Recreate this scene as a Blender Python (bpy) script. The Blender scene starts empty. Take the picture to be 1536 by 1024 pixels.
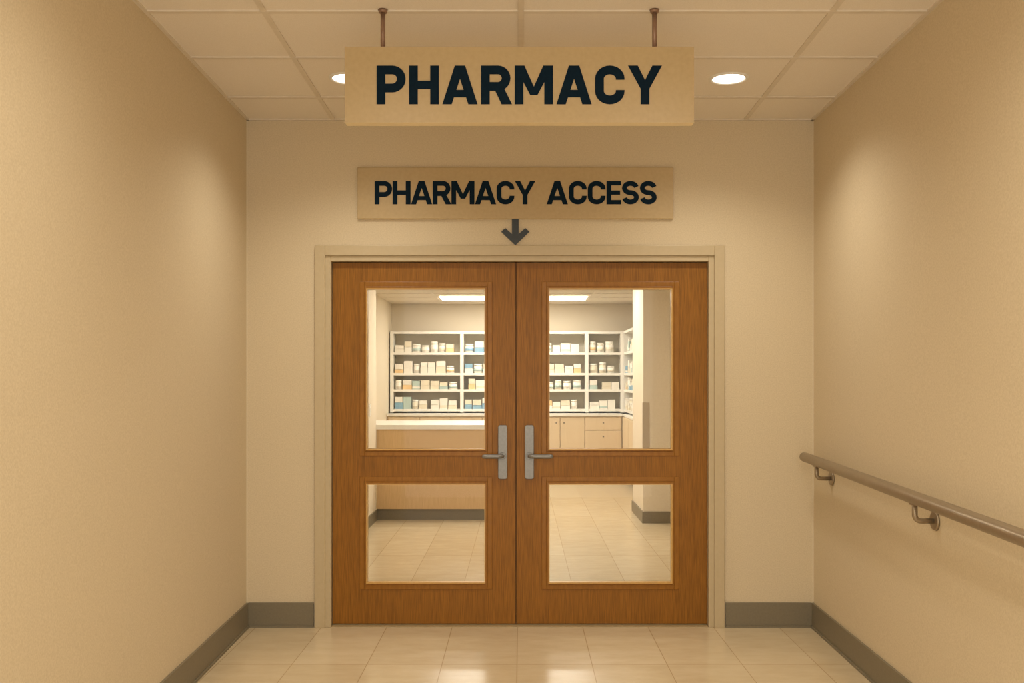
import bpy, math, random
from mathutils import Vector
random.seed(7)
scene = bpy.context.scene
scene.view_settings.view_transform = 'Standard'
scene.view_settings.look = 'None'
scene.view_settings.exposure = 0
scene.view_settings.gamma = 1

# ------------------------------------------------------------------ measures
S = 0.00384      # metres per photo pixel on the door wall
D = 5.6          # camera to door wall
CX, CY = 780, 565
EYE = 1.44
def WX(px, y=0.0): return (px-CX)*S*(D+y)/D
def WZ(py, y=0.0): return EYE+(CY-py)*S*(D+y)/D
CEIL = EYE+386*S
PCEIL = 2.50

# ------------------------------------------------------------------ materials
def lin(c):
    c = c/255.0
    return c/12.92 if c <= 0.04045 else ((c+0.055)/1.055)**2.4
def rgb(r, g, b): return (lin(r), lin(g), lin(b), 1)

def base_mat(name, col, rough=0.6, metal=0.0, spec=0.5):
    m = bpy.data.materials.new(name); m.use_nodes = True
    nt = m.node_tree
    b = nt.nodes['Principled BSDF']
    b.inputs['Base Color'].default_value = col
    b.inputs['Roughness'].default_value = rough
    b.inputs['Metallic'].default_value = metal
    b.inputs['Specular IOR Level'].default_value = spec
    return m, nt, b

def speckle_mat(name, c1, c2, scale, rough=0.6, bump=0.0, metal=0.0, stretch=(1,1,1), detail=4, spec=0.5, bdist=0.002):
    m, nt, b = base_mat(name, c1, rough, metal, spec)
    geo = nt.nodes.new('ShaderNodeNewGeometry')
    mp = nt.nodes.new('ShaderNodeMapping'); mp.inputs['Scale'].default_value = stretch
    nt.links.new(geo.outputs['Position'], mp.inputs['Vector'])
    n = nt.nodes.new('ShaderNodeTexNoise'); n.inputs['Scale'].default_value = scale
    n.inputs['Detail'].default_value = detail
    nt.links.new(mp.outputs['Vector'], n.inputs['Vector'])
    r = nt.nodes.new('ShaderNodeValToRGB')
    r.color_ramp.elements[0].position = 0.32; r.color_ramp.elements[0].color = c1
    r.color_ramp.elements[1].position = 0.68; r.color_ramp.elements[1].color = c2
    nt.links.new(n.outputs['Fac'], r.inputs['Fac'])
    nt.links.new(r.outputs['Color'], b.inputs['Base Color'])
    if bump > 0:
        bp = nt.nodes.new('ShaderNodeBump'); bp.inputs['Strength'].default_value = bump
        bp.inputs['Distance'].default_value = bdist
        nt.links.new(n.outputs['Fac'], bp.inputs['Height'])
        nt.links.new(bp.outputs['Normal'], b.inputs['Normal'])
    return m

M = {}
M['wall'] = speckle_mat('wallcovering', rgb(205,188,156), rgb(217,201,171), 150, 0.6, 0.10, spec=0.25)
M['pwall'] = speckle_mat('pharmacy_paint', rgb(224,211,188), rgb(229,217,195), 60, 0.6, 0.05, spec=0.3)
M['ceil'] = speckle_mat('ceiling_tile', rgb(232,222,207), rgb(241,232,219), 260, 0.9, 0.2, spec=0.1)
M['tbar'] = speckle_mat('ceiling_grid_paint', rgb(218,206,187), rgb(224,212,194), 30, 0.5, 0)
M['pceil'] = speckle_mat('pharmacy_ceiling', rgb(222,210,190), rgb(229,217,198), 200, 0.9, 0.1)
M['base'] = speckle_mat('rubber_base', rgb(120,110,89), rgb(126,116,95), 80, 0.45, 0.05)
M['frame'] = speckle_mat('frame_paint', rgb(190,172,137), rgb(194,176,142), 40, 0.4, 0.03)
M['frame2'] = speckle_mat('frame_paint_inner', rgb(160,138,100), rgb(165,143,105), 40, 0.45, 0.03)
M['corner'] = speckle_mat('corner_bead', rgb(226,214,190), rgb(230,218,195), 40, 0.5, 0.0)
M['sign'] = speckle_mat('sign_panel', rgb(184,160,117), rgb(190,166,123), 50, 0.4, 0.02)
M['signedge'] = speckle_mat('sign_edge', rgb(240,220,180), rgb(243,224,186), 50, 0.4, 0.02)
M['text'] = speckle_mat('sign_lettering', rgb(6,27,42), rgb(8,31,47), 50, 0.7, 0, spec=0.1)
M['arrow'] = speckle_mat('arrow_vinyl', rgb(48,54,57), rgb(54,60,63), 50, 0.5, 0)
M['rod'] = speckle_mat('bronze_rod', rgb(140,110,90), rgb(150,120,99), 60, 0.4, 0, metal=0.3)
M['rail'] = speckle_mat('bronze_rail', rgb(152,136,113), rgb(160,144,121), 60, 0.33, 0, metal=0.65)
M['nickel'] = speckle_mat('satin_nickel', rgb(132,130,126), rgb(140,138,134), 90, 0.38, 0, metal=0.5)
M['white'] = speckle_mat('white_laminate', rgb(236,232,222), rgb(240,236,227), 30, 0.4, 0)
M['shback'] = speckle_mat('shelf_back', rgb(200,191,170), rgb(206,197,177), 30, 0.6, 0)
M['maple'] = speckle_mat('maple_laminate', rgb(206,172,122), rgb(217,184,135), 14, 0.45, 0.02, stretch=(6,6,0.5))
M['maple2'] = speckle_mat('pale_maple_laminate', rgb(218,196,160), rgb(225,204,170), 14, 0.45, 0.02, stretch=(6,6,0.5))
M['guard'] = speckle_mat('corner_guard_vinyl', rgb(178,160,132), rgb(184,166,138), 30, 0.5, 0)
M['dark'] = speckle_mat('dark_gap', rgb(44,26,10), rgb(48,28,12), 30, 0.8, 0)
M['knob'] = speckle_mat('knob_metal', rgb(120,112,98), rgb(130,122,108), 30, 0.4, 0, metal=0.5)
M['bwhite'] = speckle_mat('carton_white', rgb(236,231,218), rgb(241,236,225), 30, 0.6, 0)
M['bcream'] = speckle_mat('carton_cream', rgb(226,215,190), rgb(231,221,198), 30, 0.6, 0)
M['bblue'] = speckle_mat('carton_blue', rgb(128,168,192), rgb(140,178,200), 30, 0.6, 0)
M['bteal'] = speckle_mat('carton_teal', rgb(178,198,190), rgb(186,205,198), 30, 0.6, 0)
M['bor'] = speckle_mat('carton_orange', rgb(235,200,146), rgb(240,207,156), 30, 0.6, 0)

def wood():
    m, nt, b = base_mat('honey_oak_veneer', rgb(150,88,20), 0.42, 0, 0.3)
    geo = nt.nodes.new('ShaderNodeNewGeometry')
    mp = nt.nodes.new('ShaderNodeMapping'); mp.inputs['Scale'].default_value = (1,1,0.035)
    nt.links.new(geo.outputs['Position'], mp.inputs['Vector'])
    n = nt.nodes.new('ShaderNodeTexNoise'); n.inputs['Scale'].default_value = 260; n.inputs['Detail'].default_value = 6
    nt.links.new(mp.outputs['Vector'], n.inputs['Vector'])
    n2 = nt.nodes.new('ShaderNodeTexNoise'); n2.inputs['Scale'].default_value = 14; n2.inputs['Detail'].default_value = 3
    nt.links.new(mp.outputs['Vector'], n2.inputs['Vector'])
    mx = nt.nodes.new('ShaderNodeMath'); mx.operation='MULTIPLY_ADD'
    mx.inputs[1].default_value = 0.8
    nt.links.new(n.outputs['Fac'], mx.inputs[0])
    m2 = nt.nodes.new('ShaderNodeMath'); m2.operation='MULTIPLY'; m2.inputs[1].default_value = 0.2
    nt.links.new(n2.outputs['Fac'], m2.inputs[0])
    nt.links.new(m2.outputs[0], mx.inputs[2])
    r = nt.nodes.new('ShaderNodeValToRGB')
    r.color_ramp.elements[0].position = 0.36; r.color_ramp.elements[0].color = rgb(122,78,16)
    r.color_ramp.elements[1].position = 0.64; r.color_ramp.elements[1].color = rgb(154,101,27)
    nt.links.new(mx.outputs[0], r.inputs['Fac'])
    nt.links.new(r.outputs['Color'], b.inputs['Base Color'])
    bp = nt.nodes.new('ShaderNodeBump'); bp.inputs['Strength'].default_value = 0.1; bp.inputs['Distance'].default_value = 0.001
    nt.links.new(n.outputs['Fac'], bp.inputs['Height']); nt.links.new(bp.outputs['Normal'], b.inputs['Normal'])
    return m
M['wood'] = wood()
M['trimwood'] = speckle_mat('oak_moulding', rgb(138,89,20), rgb(152,101,28), 60, 0.35, 0.02, stretch=(1,1,0.3), spec=0.3)
M['gold'] = speckle_mat('oak_glazing_bead', rgb(200,156,84), rgb(208,166,94), 60, 0.35, 0.0)

def floor_mat():
    m, nt, b = base_mat('vinyl_floor_tile', rgb(205,188,158), 0.2, 0, 0.5)
    L = nt.links
    geo = nt.nodes.new('ShaderNodeNewGeometry')
    sp = nt.nodes.new('ShaderNodeSeparateXYZ'); L.new(geo.outputs['Position'], sp.inputs[0])
    def line(out, off, size, half):
        a = nt.nodes.new('ShaderNodeMath'); a.operation='ADD'; a.inputs[1].default_value = -off
        L.new(out, a.inputs[0])
        p = nt.nodes.new('ShaderNodeMath'); p.operation='PINGPONG'; p.inputs[1].default_value = size/2
        L.new(a.outputs[0], p.inputs[0])
        c = nt.nodes.new('ShaderNodeMath'); c.operation='LESS_THAN'; c.inputs[1].default_value = half
        L.new(p.outputs[0], c.inputs[0])
        f = nt.nodes.new('ShaderNodeMath'); f.operation='DIVIDE'; f.inputs[1].default_value = size
        L.new(a.outputs[0], f.inputs[0])
        fl = nt.nodes.new('ShaderNodeMath'); fl.operation='FLOOR'; L.new(f.outputs[0], fl.inputs[0])
        return c, fl
    lx, fx = line(sp.outputs['X'], -0.015, 0.376, 0.0020)
    ly, fy = line(sp.outputs['Y'], -0.728, 0.745, 0.0028)
    mx = nt.nodes.new('ShaderNodeMath'); mx.operation='MAXIMUM'; L.new(lx.outputs[0], mx.inputs[0]); L.new(ly.outputs[0], mx.inputs[1])
    cb = nt.nodes.new('ShaderNodeCombineXYZ'); L.new(fx.outputs[0], cb.inputs[0]); L.new(fy.outputs[0], cb.inputs[1])
    wn = nt.nodes.new('ShaderNodeTexWhiteNoise'); L.new(cb.outputs[0], wn.inputs['Vector'])
    n = nt.nodes.new('ShaderNodeTexNoise'); n.inputs['Scale'].default_value = 5; n.inputs['Detail'].default_value = 8; n.inputs['Roughness'].default_value=0.65
    mp = nt.nodes.new('ShaderNodeMapping'); mp.inputs['Scale'].default_value = (1,2.5,1)
    L.new(geo.outputs['Position'], mp.inputs[0]); L.new(mp.outputs[0], n.inputs['Vector'])
    ad = nt.nodes.new('ShaderNodeMath'); ad.operation='MULTIPLY_ADD'; ad.inputs[1].default_value = 0.35
    L.new(wn.outputs['Value'], ad.inputs[0]); L.new(n.outputs['Fac'], ad.inputs[2])
    r = nt.nodes.new('ShaderNodeValToRGB')
    r.color_ramp.elements[0].position = 0.35; r.color_ramp.elements[0].color = rgb(200,180,145)
    r.color_ramp.elements[1].position = 0.95; r.color_ramp.elements[1].color = rgb(214,196,163)
    L.new(ad.outputs[0], r.inputs['Fac'])
    mc = nt.nodes.new('ShaderNodeMix'); mc.data_type='RGBA'
    L.new(mx.outputs[0], mc.inputs[0]); L.new(r.outputs['Color'], mc.inputs[6]); mc.inputs[7].default_value = rgb(174,150,112)
    L.new(mc.outputs[2], b.inputs['Base Color'])
    rr = nt.nodes.new('ShaderNodeMath'); rr.operation='MULTIPLY_ADD'; rr.inputs[1].default_value=0.14; rr.inputs[2].default_value=0.14
    L.new(n.outputs['Fac'], rr.inputs[0]); L.new(rr.outputs[0], b.inputs['Roughness'])
    return m
M['floor'] = floor_mat()

def glass():
    m = bpy.data.materials.new('clear_glass'); m.use_nodes = True
    nt = m.node_tree; nt.nodes.clear()
    o = nt.nodes.new('ShaderNodeOutputMaterial')
    t = nt.nodes.new('ShaderNodeBsdfTransparent'); t.inputs[0].default_value = (0.98,0.985,0.975,1)
    g = nt.nodes.new('ShaderNodeBsdfGlossy'); g.inputs['Roughness'].default_value = 0.02
    f = nt.nodes.new('ShaderNodeFresnel'); f.inputs[0].default_value = 1.25
    mx = nt.nodes.new('ShaderNodeMixShader')
    nt.links.new(f.outputs[0], mx.inputs[0]); nt.links.new(t.outputs[0], mx.inputs[1]); nt.links.new(g.outputs[0], mx.inputs[2])
    nt.links.new(mx.outputs[0], o.inputs[0])
    return m
M['glass'] = glass()
def emis(name, col, st):
    m = bpy.data.materials.new(name); m.use_nodes = True
    b = m.node_tree.nodes['Principled BSDF']
    b.inputs['Base Color'].default_value = col
    b.inputs['Emission Color'].default_value = col
    b.inputs['Emission Strength'].default_value = st
    return m
M['lamp'] = emis('downlight_lens', (1,0.95,0.86,1), 6)
M['panel'] = emis('troffer_lens', (1,0.93,0.82,1), 15)

# ------------------------------------------------------------------ mesh builder
class MB:
    def __init__(s): s.v=[]; s.f=[]; s.m=[]; s.mats=[]; s.sm=[]
    def mi(s, k):
        if k not in s.mats: s.mats.append(k)
        return s.mats.index(k)
    def box(s, x0,x1,y0,y1,z0,z1,k):
        if x0>x1: x0,x1=x1,x0
        if y0>y1: y0,y1=y1,y0
        if z0>z1: z0,z1=z1,z0
        n=len(s.v)
        s.v += [(x0,y0,z0),(x1,y0,z0),(x1,y1,z0),(x0,y1,z0),(x0,y0,z1),(x1,y0,z1),(x1,y1,z1),(x0,y1,z1)]
        for f in [(0,3,2,1),(4,5,6,7),(0,1,5,4),(1,2,6,5),(2,3,7,6),(3,0,4,7)]:
            s.f.append(tuple(n+i for i in f)); s.m.append(s.mi(k)); s.sm.append(False)
        return s
    def prism_xz(s, poly, y0, y1, k):
        area = sum(poly[i][0]*poly[(i+1)%len(poly)][1]-poly[(i+1)%len(poly)][0]*poly[i][1] for i in range(len(poly)))
        if area < 0: poly = poly[::-1]
        n=len(s.v); c=len(poly)
        s.v += [(x,y0,z) for x,z in poly]+[(x,y1,z) for x,z in poly]
        fs=[tuple(n+i for i in range(c)), tuple(n+c+i for i in reversed(range(c)))]
        for i in range(c):
            j=(i+1)%c
            fs.append((n+i,n+c+i,n+c+j,n+j))
        for f in fs: s.f.append(f); s.m.append(s.mi(k)); s.sm.append(False)
    def prism_xy(s, poly, z0, z1, k):
        area = sum(poly[i][0]*poly[(i+1)%len(poly)][1]-poly[(i+1)%len(poly)][0]*poly[i][1] for i in range(len(poly)))
        if area < 0: poly = poly[::-1]
        n=len(s.v); c=len(poly)
        s.v += [(x,y,z0) for x,y in poly]+[(x,y,z1) for x,y in poly]
        fs=[tuple(n+i for i in reversed(range(c))), tuple(n+c+i for i in range(c))]
        for i in range(c):
            j=(i+1)%c
            fs.append((n+i,n+j,n+c+j,n+c+i))
        for f in fs: s.f.append(f); s.m.append(s.mi(k)); s.sm.append(False)
    def tube(s, pts, radii, k, seg=20, caps=True, sq=(1,1)):
        pts=[Vector(p) for p in pts]
        if not isinstance(radii,(list,tuple)): radii=[radii]*len(pts)
        rings=[]
        up=None
        for i,p in enumerate(pts):
            if i==0: t=(pts[1]-p)
            elif i==len(pts)-1: t=(p-pts[i-1])
            else: t=(pts[i+1]-p).normalized()+(p-pts[i-1]).normalized()
            t.normalize()
            if up is None:
                up = Vector((0,0,1)) if abs(t.z)<0.9 else Vector((0,1,0))
            a=t.cross(up).normalized(); b=a.cross(t).normalized(); up=b
            n=len(s.v)
            for q in range(seg):
                an=2*math.pi*q/seg
                s.v.append(tuple(p+radii[i]*(a*math.cos(an)*sq[0]+b*math.sin(an)*sq[1])))
            rings.append(n)
        for i in range(len(rings)-1):
            for q in range(seg):
                r=(q+1)%seg
                s.f.append((rings[i]+q,rings[i]+r,rings[i+1]+r,rings[i+1]+q)); s.m.append(s.mi(k)); s.sm.append(True)
        if caps:
            s.f.append(tuple(rings[0]+q for q in reversed(range(seg)))); s.m.append(s.mi(k)); s.sm.append(False)
            s.f.append(tuple(rings[-1]+q for q in range(seg))); s.m.append(s.mi(k)); s.sm.append(False)
    def ring(s, x0,x1,z0,z1, w, y0,y1,k):
        s.box(x0,x0+w,y0,y1,z0,z1,k); s.box(x1-w,x1,y0,y1,z0,z1,k)
        s.box(x0+w,x1-w,y0,y1,z0,z0+w,k); s.box(x0+w,x1-w,y0,y1,z1-w,z1,k)
    def obj(s, name, parent=None, bevel=0, seg=2):
        xs=[v[0] for v in s.v]; ys=[v[1] for v in s.v]; zs=[v[2] for v in s.v]
        o=Vector(((min(xs)+max(xs))/2,(min(ys)+max(ys))/2,min(zs)))
        me=bpy.data.meshes.new(name)
        me.from_pydata([tuple(Vector(v)-o) for v in s.v],[],s.f)
        for k in s.mats: me.materials.append(M[k])
        for i,p in enumerate(me.polygons): p.material_index=s.m[i]; p.use_smooth=s.sm[i]
        me.update()
        ob=bpy.data.objects.new(name,me); scene.collection.objects.link(ob)
        ob.location=o
        if parent is not None:
            ob.parent=parent; ob.location=o-parent.location
        if bevel>0:
            b=ob.modifiers.new('bevel','BEVEL'); b.width=bevel; b.segments=seg; b.limit_method='ANGLE'; b.angle_limit=math.radians(50)
        return ob

# ------------------------------------------------------------------ room shell
LX0 = WX(370); LS=-0.031
RX0 = WX(1220); RS=0.017
YF = -5.95
def lx(y): return LX0+LS*y
def rx(y): return RX0+RS*y
PL, PLN, PR, PB = -1.865, -1.447, 1.79, 8.55
WT = 0.14

b=MB(); b.box(-2.4,2.4,YF,PB+0.15,-0.1,0,'floor'); b.obj('floor')
b=MB(); b.prism_xy([(lx(YF)-WT,YF),(lx(YF),YF),(LX0,0),(LX0-WT,0)],0,CEIL+0.1,'wall'); b.obj('wall_left')
b=MB(); b.prism_xy([(rx(YF)+WT,YF),(rx(YF),YF),(RX0,0),(RX0+WT,0)],0,CEIL+0.1,'wall'); b.obj('wall_right')
OX0,OX1,OZ = WX(484),WX(1075),WZ(380)
b=MB()
b.box(-2.4,OX0,0,WT,0,CEIL+0.1,'wall'); b.box(OX1,2.4,0,WT,0,CEIL+0.1,'wall'); b.box(OX0,OX1,0,WT,OZ,CEIL+0.1,'wall')
b.obj('wall_back')
b=MB(); b.prism_xy([(lx(YF),YF),(rx(YF),YF),(RX0,0),(LX0,0)],CEIL,CEIL+0.08,'ceil')
ceiling=b.obj('ceiling')
# corner beads
b=MB(); b.box(LX0,LX0+0.004,-0.004,0,0.142,CEIL-0.008,'corner'); b.box(RX0-0.004,RX0,-0.004,0,0.142,CEIL-0.008,'corner'); b.obj('trim_corner_bead')
# grid
b=MB()
TH=0.006
def bar(x0,s0):
    w=0.012
    b.prism_xy([(x0-w,0),(x0+w,0),(x0+w+s0*YF,YF),(x0-w+s0*YF,YF)],CEIL-TH,CEIL,'tbar')
bar(WX(500),-0.023); bar(WX(781),0); bar(WX(1118),0.02)
for y in [-0.45,-1.09,-1.66,-2.27,-2.88,-3.49,-4.1,-4.71,-5.32]:
    b.box(lx(y),rx(y),y-0.012,y+0.012,CEIL-TH-0.0008,CEIL,'tbar')
w=0.016
b.prism_xy([(lx(YF),YF),(lx(YF)+w,YF),(LX0+w,0),(LX0,0)],CEIL-TH-0.002,CEIL,'tbar')
b.prism_xy([(rx(YF),YF),(rx(YF)-w,YF),(RX0-w,0),(RX0,0)],CEIL-TH-0.002,CEIL,'tbar')
b.box(LX0,RX0,-w,0,CEIL-TH-0.002,CEIL,'tbar')
b.obj('ceiling_grid', ceiling)

# baseboards
BH=0.142; BT=0.012
b=MB(); b.prism_xy([(lx(YF),YF),(lx(YF)+BT,YF),(LX0+BT,-BT),(LX0,0)],0,BH,'base')
b.prism_xy([(lx(YF)+BT,YF),(lx(YF)+BT+.008,YF),(LX0+BT+.008,-BT),(LX0+BT,-BT)],0,0.012,'base'); b.obj('baseboard_left')
b=MB(); b.prism_xy([(rx(YF),YF),(rx(YF)-BT,YF),(RX0-BT,-BT),(RX0,0)],0,BH,'base')
b.prism_xy([(rx(YF)-BT,YF),(rx(YF)-BT-.008,YF),(RX0-BT-.008,-BT),(RX0-BT,-BT)],0,0.012,'base'); b.obj('baseboard_right')
b=MB(); b.box(LX0+BT,WX(471),-BT,0,0,BH,'base'); b.box(LX0+BT,WX(471),-BT-.008,-BT,0,0.012,'base')
b.box(WX(1088),RX0-BT,-BT,0,0,BH,'base'); b.box(WX(1088),RX0-BT,-BT-.008,-BT,0,0.012,'base'); b.obj('baseboard_back')

# ------------------------------------------------------------------ door frame
b=MB()
def U(x0,x1,zt,wd,y0,y1,k):
    b.box(x0,x0+wd,y0,y1,0,zt,k); b.box(x1-wd,x1,y0,y1,0,zt,k); b.box(x0+wd,x1-wd,y0,y1,zt-wd,zt,k)
yf=-0.022
U(WX(472,yf),WX(1087,yf),WZ(368,yf),15*S,yf,0.0,'frame')
fx0=WX(472,yf)+15*S; fx1=WX(1087,yf)-15*S; fz=WZ(368,yf)-15*S
U(fx0-0.002,fx1+0.002,fz+0.002,0.034,-0.008,0.16,'frame')
gx0=fx0+0.032; gx1=fx1-0.032; gz=fz-0.032
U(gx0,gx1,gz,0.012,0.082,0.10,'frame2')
b.obj('trim_door_frame',bevel=0.003)

# ------------------------------------------------------------------ doors
YD=0.03; TD=0.045
DX0=gx0+0.003; DX1=gx1-0.003; DZ=gz-0.004; MID=WX(774,YD)
def leaf(name,x0,x1,ox0,ox1,side):
    b=MB(); z0=0.012
    ax0,ax1=WX(ox0,YD),WX(ox1,YD)
    uz1,uz0=WZ(433,YD),WZ(674,YD); lz1,lz0=WZ(725,YD),WZ(874,YD)
    b.box(x0,ax0,YD,YD+TD,z0,DZ,'wood'); b.box(ax1,x1,YD,YD+TD,z0,DZ,'wood')
    b.box(ax0,ax1,YD,YD+TD,uz1,DZ,'wood'); b.box(ax0,ax1,YD,YD+TD,lz1,uz0,'wood'); b.box(ax0,ax1,YD,YD+TD,z0,lz0,'wood')
    o=b.obj(name)
    for i,(q0,q1) in enumerate([(uz0,uz1),(lz0,lz1)]):
        b=MB(); e=0.040
        b.ring(ax0-e,ax1+e,q0-e*0.9,q1+e,0.028,YD-0.005,YD,'trimwood')
        b.ring(ax0-e+0.028,ax1+e-0.028,q0-e*.9+0.028,q1+e-0.028,0.014,YD-0.009,YD+0.002,'trimwood')
        b.ring(ax0-e,ax1+e,q0-e*0.9,q1+e,0.028,YD+TD,YD+TD+0.005,'trimwood')
        b.obj('glazing_moulding_%d'%(i+1),o,bevel=0.002)
        b=MB(); b.ring(ax0-0.001,ax1+0.001,q0-.001,q1+.001,0.006,YD-0.012,YD+0.03,'gold'); b.obj('glazing_bead_%d'%(i+1),o)
        b=MB(); b.box(ax0+0.004,ax1-0.004,YD+0.018,YD+0.024,q0+0.004,q1-0.004,'glass'); b.obj('glass_pane_%d'%(i+1),o)
    px0,px1 = (747,761) if side<0 else (787,801)
    b=MB(); cx=(WX(px0,YD)+WX(px1,YD))/2; hw=(WX(px1,YD)-WX(px0,YD))/2
    z0h,z1h=WZ(718,YD),WZ(637,YD); r=0.014; poly=[]
    for (ccx,ccz,a0) in [(cx+hw-r,z1h-r,0),(cx-hw+r,z1h-r,90),(cx-hw+r,z0h+r,180),(cx+hw-r,z0h+r,270)]:
        for a in range(0,91,15):
            t=math.radians(a0+a); poly.append((ccx+r*math.cos(t),ccz+r*math.sin(t)))
    b.prism_xz(poly,YD-0.013,YD,'nickel')
    b.obj('handle_plate',o,bevel=0.003)
    b=MB(); zl=WZ(683,YD)
    c0=cx
    b.tube([(c0,YD-0.012,zl),(c0,YD-0.02,zl)],[0.021,0.019],'nickel',24)
    tip=WX(723 if side<0 else 830,YD-0.06)
    pts=[(c0,YD-0.018,zl),(c0,YD-0.045,zl),(c0+side*0.006,YD-0.056,zl),(c0+side*0.02,YD-0.062,zl)]
    rr=[0.0105,0.0105,0.0115,0.0120]
    for t in [0.3,0.5,0.7,0.85,0.95,1.0]:
        pts.append((c0+(tip-c0)*t if abs((tip-c0)*t)>0.022 else c0+side*0.03,YD-0.062+0.006*t,zl-0.001*t))
        rr.append(0.0130 if t<0.9 else (0.011 if t<1 else 0.006))
    b.tube(pts,rr,'nickel',20)
    b.obj('handle_lever',o)
    if side>0:
        b=MB(); b.box(MID-0.010,MID+0.001,YD+TD+0.001,YD+TD+0.006,z0,DZ,'dark')  # added strips close the leaf gap; its shade is put into their dark colour
        b.box(MID-0.0024,MID+0.0024,YD+0.004,YD+TD+0.003,z0,DZ+0.004,'dark'); b.obj('gap_shade_strip',o)
    return o
leaf('door_1',DX0,MID-0.0025,550,728,-1)
leaf('door_2',MID+0.0025,DX1,823,1008,1)
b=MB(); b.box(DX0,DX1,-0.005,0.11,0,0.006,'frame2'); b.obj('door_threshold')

# ------------------------------------------------------------------ lettering
def glyph(ch,w):
    h=w/2; P=[]; 
    def rect(x0,x1,y0,y1): P.append([(x0,y0),(x1,y0),(x1,y1),(x0,y1)])
    def arc(cx,cy,rx_,ry_,a0,a1,n=14):
        return [(cx+rx_*math.cos(math.radians(a0+(a1-a0)*i/n)),cy+ry_*math.sin(math.radians(a0+(a1-a0)*i/n))) for i in range(n+1)]
    def ribbon(pts):
        clean=[pts[0]]
        for p in pts[1:]:
            if math.hypot(p[0]-clean[-1][0],p[1]-clean[-1][1])>1e-4: clean.append(p)
        pts=clean; L=[];R=[]
        for i,p in enumerate(pts):
            def nrm(a,c):
                d=(c[0]-a[0],c[1]-a[1]); l=math.hypot(*d); return (-d[1]/l,d[0]/l)
            if i==0: n=nrm(p,pts[1]); k=1
            elif i==len(pts)-1: n=nrm(pts[i-1],p); k=1
            else:
                n1=nrm(pts[i-1],p); n2=nrm(p,pts[i+1]); n=(n1[0]+n2[0],n1[1]+n2[1]); l=math.hypot(*n); n=(n[0]/l,n[1]/l)
                k=1/max(0.5,(n[0]*n1[0]+n[1]*n1[1]))
            L.append((p[0]+n[0]*h*k,p[1]+n[1]*h*k)); R.append((p[0]-n[0]*h*k,p[1]-n[1]*h*k))
        for i in range(len(pts)-1): P.append([L[i],L[i+1],R[i+1],R[i]])
    if ch in 'PR':
        W=0.75 if ch=='P' else 0.78
        yb=0.42 if ch=='P' else 0.46
        rect(0,w,0,1); r=(1-h-yb)/2
        ribbon([(w,1-h)]+arc(W-h-r-(0.02 if ch=='R' else 0),1-h-r,r,r,90,-90)+[(w,yb)])
        if ch=='R': P.append([(W*0.40,yb),(W*0.40+w*1.15,yb),(W+0.02,0),(W+0.02-w*1.2,0)])
    elif ch=='H':
        W=0.77; rect(0,w,0,1); rect(W-w,W,0,1); rect(w,W-w,0.5-h*.95,0.5+h*.95)
    elif ch=='A':
        W=0.91; c=W/2
        P.append([(0,0),(1.07*w,0),(c+.5*w,1),(c-.6*w,1)]); P.append([(W-1.07*w,0),(W,0),(c+.6*w,1),(c-.5*w,1)])
        rect(c-.27,c+.27,0.18,0.18+w*.85)
    elif ch=='M':
        W=0.99; c=W/2; rect(0,w,0,1); rect(W-w,W,0,1)
        P.append([(0,1),(w*1.12,1),(c+.095,.24),(c-.095,.24)]); P.append([(W-w*1.12,1),(W,1),(c+.095,.24),(c-.095,.24)])
    elif ch=='C':
        W=0.76; r=(W-w)/2; ry=0.225
        ribbon([(W-h,.635)]+arc(W/2,1-h-ry,r,ry,0,180)+arc(W/2,h+ry,r,ry,180,360)+[(W-h,.365)])
    elif ch=='Y':
        W=0.88; c=W/2
        P.append([(0,1),(1.12*w,1),(c+h,.40),(c-h,.40)]); P.append([(W-1.12*w,1),(W,1),(c+h,.40),(c-h,.40)])
        rect(c-h,c+h,0,.42)
    elif ch=='E':
        W=0.62; rect(0,w,0,1); rect(w,W,0,w*.9); rect(w,W,1-w*.9,1); rect(w,W*.94,.5-h*.88,.5+h*.88)
    elif ch=='S':
        W=0.72; ra=(W-w)/2; rb=(1-w)/4
        ribbon(arc(W/2,1-h-rb,ra,rb,12,270,20)+arc(W/2,h+rb,ra,rb,90,-168,20)[1:])
    return W,P
def word(b,txt,x0,x1,z0,z1,y,k,w=0.235,thick=0.002):
    H=z1-z0; gl=[glyph(c,w) for c in txt]
    tot=sum(g[0] for g in gl)*H; gap=((x1-x0)-tot)/(len(gl)-1)
    x=x0
    for W,P in gl:
        for i,poly in enumerate(P): b.prism_xz([(x+p[0]*H,z0+p[1]*H) for p in poly],y-thick-0.00004*i,y,k)
        x+=W*H+gap

# ------------------------------------------------------------------ hanging sign
YS=-1.70
b=MB(); sx0,sx1,sz0,sz1=WX(517,YS),WX(1041,YS),WZ(184,YS),WZ(70,YS)
b.box(sx0,sx1,YS,YS+0.05,sz0,sz1,'sign')
b.m[0]=b.mi('signedge')
sign=b.obj('hanging_pharmacy_sign')
b=MB(); word(b,'PHARMACY',WX(565,YS),WX(993,YS),WZ(156.5,YS),WZ(98.5,YS),YS,'text',w=0.225); b.obj('sign_lettering',sign)
for i,px in enumerate((573,983)):
    b=MB(); x=WX(px,YS)
    b.tube([(x,YS+.025,sz1),(x,YS+.025,CEIL-0.012)],0.0095,'rod',16)
    b.tube([(x,YS+.025,CEIL-0.014),(x,YS+.025,CEIL-0.001)],[0.016,0.02],'rod',20)
    b.obj('hanger_rod_%d'%(i+1),sign)

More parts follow.
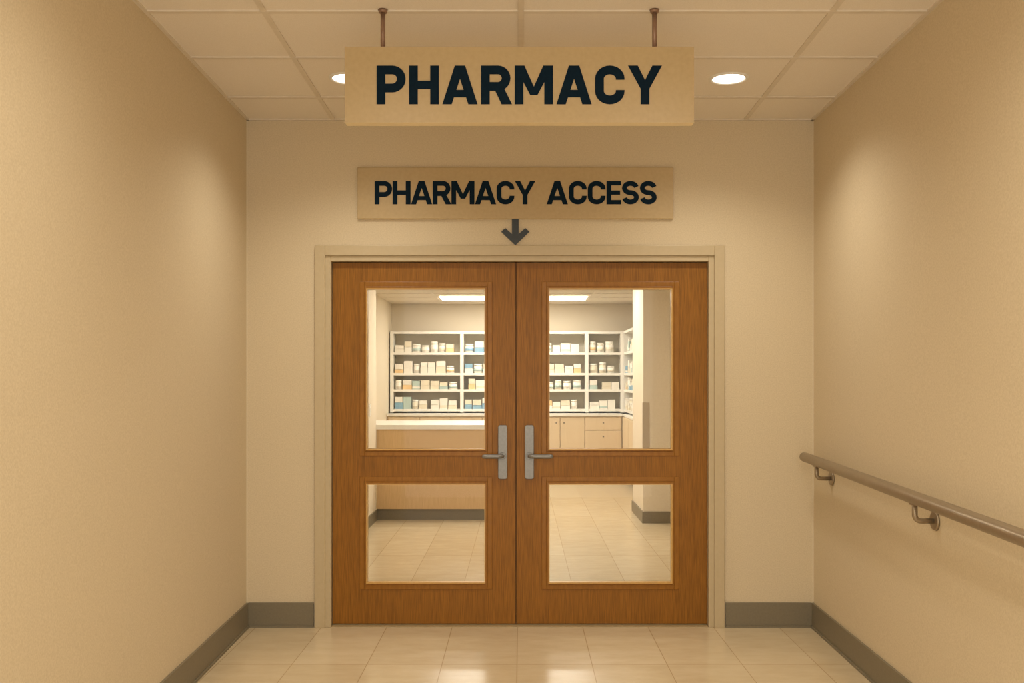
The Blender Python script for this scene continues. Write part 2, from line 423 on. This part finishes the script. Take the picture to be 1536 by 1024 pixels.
# ------------------------------------------------------------------ wall sign + arrow
yw=-0.022
b=MB(); b.box(WX(536,yw),WX(1010,yw),yw,0,WZ(328,yw),WZ(251,yw),'sign'); ws=b.obj('pharmacy_access_wall_sign',bevel=0.002)
b=MB(); word(b,'PHARMACY',WX(562,yw),WX(803,yw),WZ(306.5,yw),WZ(271.5,yw),yw,'text',w=0.205)
word(b,'ACCESS',WX(820,yw),WX(985,yw),WZ(306.5,yw),WZ(271.5,yw),yw,'text',w=0.205); b.obj('wall_sign_lettering',ws)
b=MB()
def pz(l): return [(WX(p[0]),WZ(p[1])) for p in l]
b.prism_xz(pz([(768,328.5),(778,328.5),(778,358),(768,358)]),-0.012,0,'arrow')
b.prism_xz(pz([(752,348),(758,342.5),(773,356),(773,368)]),-0.0122,0,'arrow')
b.prism_xz(pz([(794,348),(788,342.5),(773,356),(773,368)]),-0.0124,0,'arrow')
b.obj('down_arrow_sign')

# ------------------------------------------------------------------ handrail
b=MB()
def rp(y):
    return (rx(y)-0.085, y, 0.99 - 0.02*(-0.1-y))
y0=-0.12
p0=Vector(rp(y0)); d=(Vector(rp(-3))-p0).normalized()
pts=[];rr=[]; R=0.027
for a in [80,60,40,20,0]:
    t=math.radians(a); pts.append(tuple(p0-d*(R*0.8*math.sin(t)))); rr.append(max(0.003,R*math.cos(t)))
pts.append(rp(-3)); rr.append(R); pts.append(rp(YF+0.3)); rr.append(R)
b.tube(pts,rr,'rail',28); hr=b.obj('handrail')
for i,y in enumerate((-0.36,-1.72,-3.3,-4.8)):
    b=MB(); c=rp(y); xw=rx(y)
    zb=c[2]-0.092
    pts=[(c[0],y,c[2]-R+0.004),(c[0],y,c[2]-0.068)]
    for a in range(10,91,16):
        t=math.radians(a); pts.append((c[0]+0.024*(1-math.cos(t)),y,c[2]-0.068-0.024*math.sin(t)))
    pts.append((xw-0.004,y,zb))
    b.tube(pts,0.011,'rail',14)
    b.tube([(xw-0.011,y,zb),(xw-0.001,y,zb)],[0.036,0.040],'rail',24)
    b.box(c[0]-0.012,c[0]+0.012,y-0.03,y+0.03,c[2]-R-0.003,c[2]-R+0.004,'rail')
    b.obj('rail_bracket_%d'%(i+1),hr)

# ------------------------------------------------------------------ downlights
def downlight(x,y,energy,size=130):
    b=MB(); n=36
    prof=[(0.098,0.0),(0.096,-0.006),(0.088,-0.009),(0.080,-0.006),(0.078,-0.001)]
    base=len(b.v)
    for r,z in prof:
        for q in range(n):
            a=2*math.pi*q/n; b.v.append((x+r*math.cos(a),y+r*math.sin(a),CEIL+z))
    for i in range(len(prof)-1):
        for q in range(n):
            r=(q+1)%n
            b.f.append((base+i*n+q,base+(i+1)*n+q,base+(i+1)*n+r,base+i*n+r)); b.m.append(b.mi('white')); b.sm.append(True)
    o=b.obj('recessed_downlight')
    b=MB(); poly=[(x+0.079*math.cos(2*math.pi*q/n),y+0.079*math.sin(2*math.pi*q/n)) for q in range(n)]
    b.prism_xy(poly,CEIL-0.003,CEIL-0.001,'lamp'); b.obj('lens',o)
    l=bpy.data.lights.new('downlight_beam','SPOT'); l.energy=energy; l.spot_size=math.radians(size); l.spot_blend=1.0
    l.shadow_soft_size=0.075; l.color=(1,0.93,0.81)
    lo=bpy.data.objects.new('downlight_beam',l); scene.collection.objects.link(lo); lo.parent=o
    lo.location=Vector((x,y,CEIL-0.02))-o.location
downlight(1.036,-0.775,64,140)
downlight(-0.85,-0.775,64,140)
for y in (-2.9,-4.9):
    downlight(0.7,y,60,165); downlight(-0.6,y,60,165)

# ------------------------------------------------------------------ pharmacy room
b=MB(); b.box(PLN-0.42,PLN,WT,4.17,0,PCEIL+.1,'pwall'); o=b.obj('wall_pharmacy_near_left')
b=MB(); b.box(PL-0.1,PL,4.17,PB,0,PCEIL+.1,'pwall'); b.obj('wall_pharmacy_left')
b=MB(); b.box(PR,PR+0.1,WT,PB,0,PCEIL+.1,'pwall'); b.obj('wall_pharmacy_right')
b=MB(); b.box(PL-0.1,PR+0.1,PB,PB+0.1,0,PCEIL+.1,'pwall'); b.obj('wall_pharmacy_back')
b=MB(); b.box(PL,PR,WT,PB,PCEIL,PCEIL+0.08,'pceil'); pc=b.obj('ceiling_pharmacy')
b=MB()
for y in [0.7+0.61*i for i in range(13)]:
    b.box(PLN if y<4.17 else PL,PR,y-.01,y+.01,PCEIL-.004,PCEIL,'tbar')
for x in (-1.12,0.0,0.93): b.box(x-.01,x+.01,WT,PB,PCEIL-.0035,PCEIL,'tbar')
b.obj('pharmacy_ceiling_grid',pc)
b=MB(); b.box(PLN,PLN+0.01,WT,4.17,0,0.11,'base'); b.obj('baseboard_pharmacy_left')
colx=1.215
b=MB(); b.box(colx,PR,3.98,4.88,0,PCEIL,'pwall'); col=b.obj('wall_pharmacy_column')
b=MB(); b.box(colx-0.012,PR,3.968,3.98,0,0.115,'base'); b.box(colx-0.012,colx,3.98,4.88,0,0.115,'base'); b.obj('baseboard_column',col)
b=MB(); b.box(colx-0.006,colx+0.06,3.974,3.98,0.55,1.19,'guard'); b.box(colx-0.006,colx,3.98,4.03,0.55,1.19,'guard'); b.obj('corner_guard',col)
b=MB(); b.box(PLN,PLN+0.008,3.72,3.80,1.06,1.18,'white'); b.box(PLN+0.008,PLN+0.013,3.748,3.772,1.10,1.14,'bwhite'); b.obj('light_switch')
def troffer(x0,x1,y0,y1):
    b=MB()
    w=0.03; z=PCEIL
    b.box(x0,x0+w,y0,y1,z-.012,z-.005,'white'); b.box(x1-w,x1,y0,y1,z-.012,z-.005,'white')
    b.box(x0+w,x1-w,y0,y0+w,z-.012,z-.005,'white'); b.box(x0+w,x1-w,y1-w,y1,z-.012,z-.005,'white')
    b.box(x0+w,x1-w,y0+w,y1-w,z-.009,z-.005,'panel')
    return b.obj('ceiling_light_panel')
troffer(-1.09,-0.12,7.17,7.80); troffer(-0.07,0.92,7.17,7.80)
troffer(-0.95,0.10,4.2,4.8); troffer(-0.6,0.6,1.9,2.5); troffer(0.10,1.0,4.2,4.8)  # unseen nearer panels, added to brighten the pharmacy

# counter
b=MB(); cx0,cx1=PLN,-0.10; cz=0.958
b.box(cx0,cx1-0.03,4.19,5.20,0.11,cz-0.045,'maple')
b.box(cx0,cx1-0.05,4.21,5.18,0,0.11,'base')
b.box(PL+0.005,cx1,4.172,5.22,cz-0.045,cz,'white')
b.obj('service_counter')

# back shelving
ys=8.2; k=(D+ys)/D*S
zs=[EYE+(565-p)*k for p in (497,528,559,583.5,613)]
xd=[-1.82,-0.825,0.062,0.949,1.451]
def shelving(name,axis):
    b=MB(); t=0.034
    if axis=='x':
        b.box(xd[0],xd[-1],ys+0.25,ys+0.31,zs[-1]-.05,zs[0],'shback')
        for z in zs: b.box(xd[0],xd[-1],ys,ys+0.25,z-t,z,'white')
        for x in xd: b.box(x-t*.7,x+t*.7,ys-0.003,ys+0.255,zs[-1]-.05,zs[0]+0.003,'white')
    else:
        b.box(PR-.02,PR,5.0,8.19,zs[-1]-.05,zs[0],'shback')
        for z in zs: b.box(1.47,PR-.02,5.0,8.19,z-t,z,'white')
        for y in (5.0,6.0,7.05,8.17): b.box(1.467,PR-.02,y-t/2,y+t/2,zs[-1]-.05,zs[0]+0.003,'white')
    return b.obj(name)
sh1=shelving('shelving_unit','x'); sh2=shelving('shelving_unit','y')
def stock(b,horizontal,a0,a1,z,hmax):
    a=a0+0.015
    row=random.choice(['bblue','bteal','bor','bcream','bteal','bblue'])
    while a<a1-0.1:
        w=random.uniform(0.095,0.135)
        if a+w>a1-0.012: break
        typ=random.random()
        if typ<0.05: a+=random.uniform(0.04,0.09); continue
        h=min(hmax-0.03,random.choice([0.10,0.12,0.13,0.13,0.15,0.17])); dep=random.uniform(0.09,0.15)
        off=random.uniform(0.005,0.02)
        main=random.choices(['bwhite','bcream','bblue','bteal','bor'],[64,20,7,6,3])[0]
        band=random.choices(['bwhite',row,'bteal','bor','bcream'],[42,26,8,4,20])[0]
        def bx(u0,u1,v0,v1,z0,z1,kk):
            if horizontal: b.box(u0,u1,ys+v0,ys+v1,z0,z1,kk)
            else: b.box(1.47+v0,1.47+v1,u0,u1,z0,z1,kk)
        if typ<0.32:
            r=w*0.46; cu=a+w/2; cv=off+r+0.01
            c=(cu,ys+cv) if horizontal else (1.47+cv,cu)
            b.tube([(c[0],c[1],z),(c[0],c[1],z+h*0.70)],r,main,12)
            b.tube([(c[0],c[1],z+h*0.2),(c[0],c[1],z+h*0.5)],r*1.01,band,12)
            b.tube([(c[0],c[1],z+h*0.70),(c[0],c[1],z+h*0.78)],[r,r*0.88],main,12,caps=False)
            b.tube([(c[0],c[1],z+h*0.76),(c[0],c[1],z+h)],r*0.94,'bwhite',12)
        elif typ<0.78:
            h1=h*random.uniform(.4,.6)
            bx(a,a+w,off,off+dep,z,z+h1-0.003,random.choices([main,row],[5,3])[0])
            bx(a+0.003,a+w-0.004,off+0.004,off+dep,z+h1,z+h,random.choices(['bwhite','bcream',band],[6,3,1])[0])
        else:
            bx(a,a+w,off,off+dep,z,z+h,main)
            bx(a-0.0005,a+w+0.0005,off-0.001,off+dep,z+h*0.1,z+h*0.35,band)
        a+=w+random.uniform(0.004,0.012)
b=MB()
for i in range(4):
    for j in range(4):
        stock(b,True,xd[i]+0.025,xd[i+1]-0.02,zs[j+1],zs[j]-0.03-zs[j+1])
b.obj('medicine_stock',sh1)
b=MB()
for (p,q) in ((5.0,6.0),(6.0,7.05),(7.05,8.17)):
    for j in range(4): stock(b,False,p+.02,q-.02,zs[j+1],zs[j]-0.03-zs[j+1])
b.obj('medicine_stock',sh2)

# base cabinets
def knobs(b,x,y,z): b.tube([(x,y,z),(x,y-0.022,z)],[0.006,0.012],'knob',10)
b=MB(); yc=7.98; x0,x1=PL+0.01,1.43
b.box(x0,x1,yc+0.02,8.54,0.09,0.89,'maple2'); b.box(x0,x1,yc+0.07,8.54,0,0.09,'base')
b.box(x0,x1+.01,yc-0.01,8.54,0.89,0.925,'white')
edges=[-1.84,-1.4,-0.97,-0.53,-0.10,0.22,0.56,0.905,1.42]
for i in range(len(edges)-1):
    e0,e1=edges[i]+.005,edges[i+1]-.005
    if i in (0,1,2,3,7):
        for (a,c) in ((0.70,0.88),(0.40,0.69),(0.10,0.39)):
            b.box(e0,e1,yc,yc+.02,a,c,'maple2'); knobs(b,(e0+e1)/2,yc,c-0.08)
    else:
        b.box(e0,e1,yc,yc+.02,0.10,0.88,'maple2'); knobs(b,(e1-0.05) if i%2==1 else (e0+0.05),yc,0.80)
b.obj('base_cabinet',bevel=0.003)
b=MB(); b.box(1.45,PR-.001,5.0,7.96,0.09,0.89,'maple2'); b.box(1.50,PR-.001,5.0,7.96,0,0.09,'base'); b.box(1.44,PR-.001,5.0,7.965,0.89,0.925,'white')
for y in (5.0,5.75,6.5,7.25):
    b.box(1.43,1.45,y+.005,y+.735,0.10,0.88,'maple2')
b.obj('base_cabinet',bevel=0.003)

# ------------------------------------------------------------------ world + camera
w=bpy.data.worlds.new('world'); scene.world=w; w.use_nodes=True
bg=w.node_tree.nodes['Background']; bg.inputs[0].default_value=(1.0,0.93,0.82,1); bg.inputs[1].default_value=2.45
cam=bpy.data.cameras.new('camera'); co=bpy.data.objects.new('camera',cam); scene.collection.objects.link(co)
co.location=(0,-D,EYE); co.rotation_euler=(math.radians(90),0,0)
cam.sensor_width=36; cam.lens=(D/S)/1536*36
cam.shift_x=-(CX-768)/1536; cam.shift_y=(CY-512)/1536
cam.clip_start=0.05
scene.camera=co
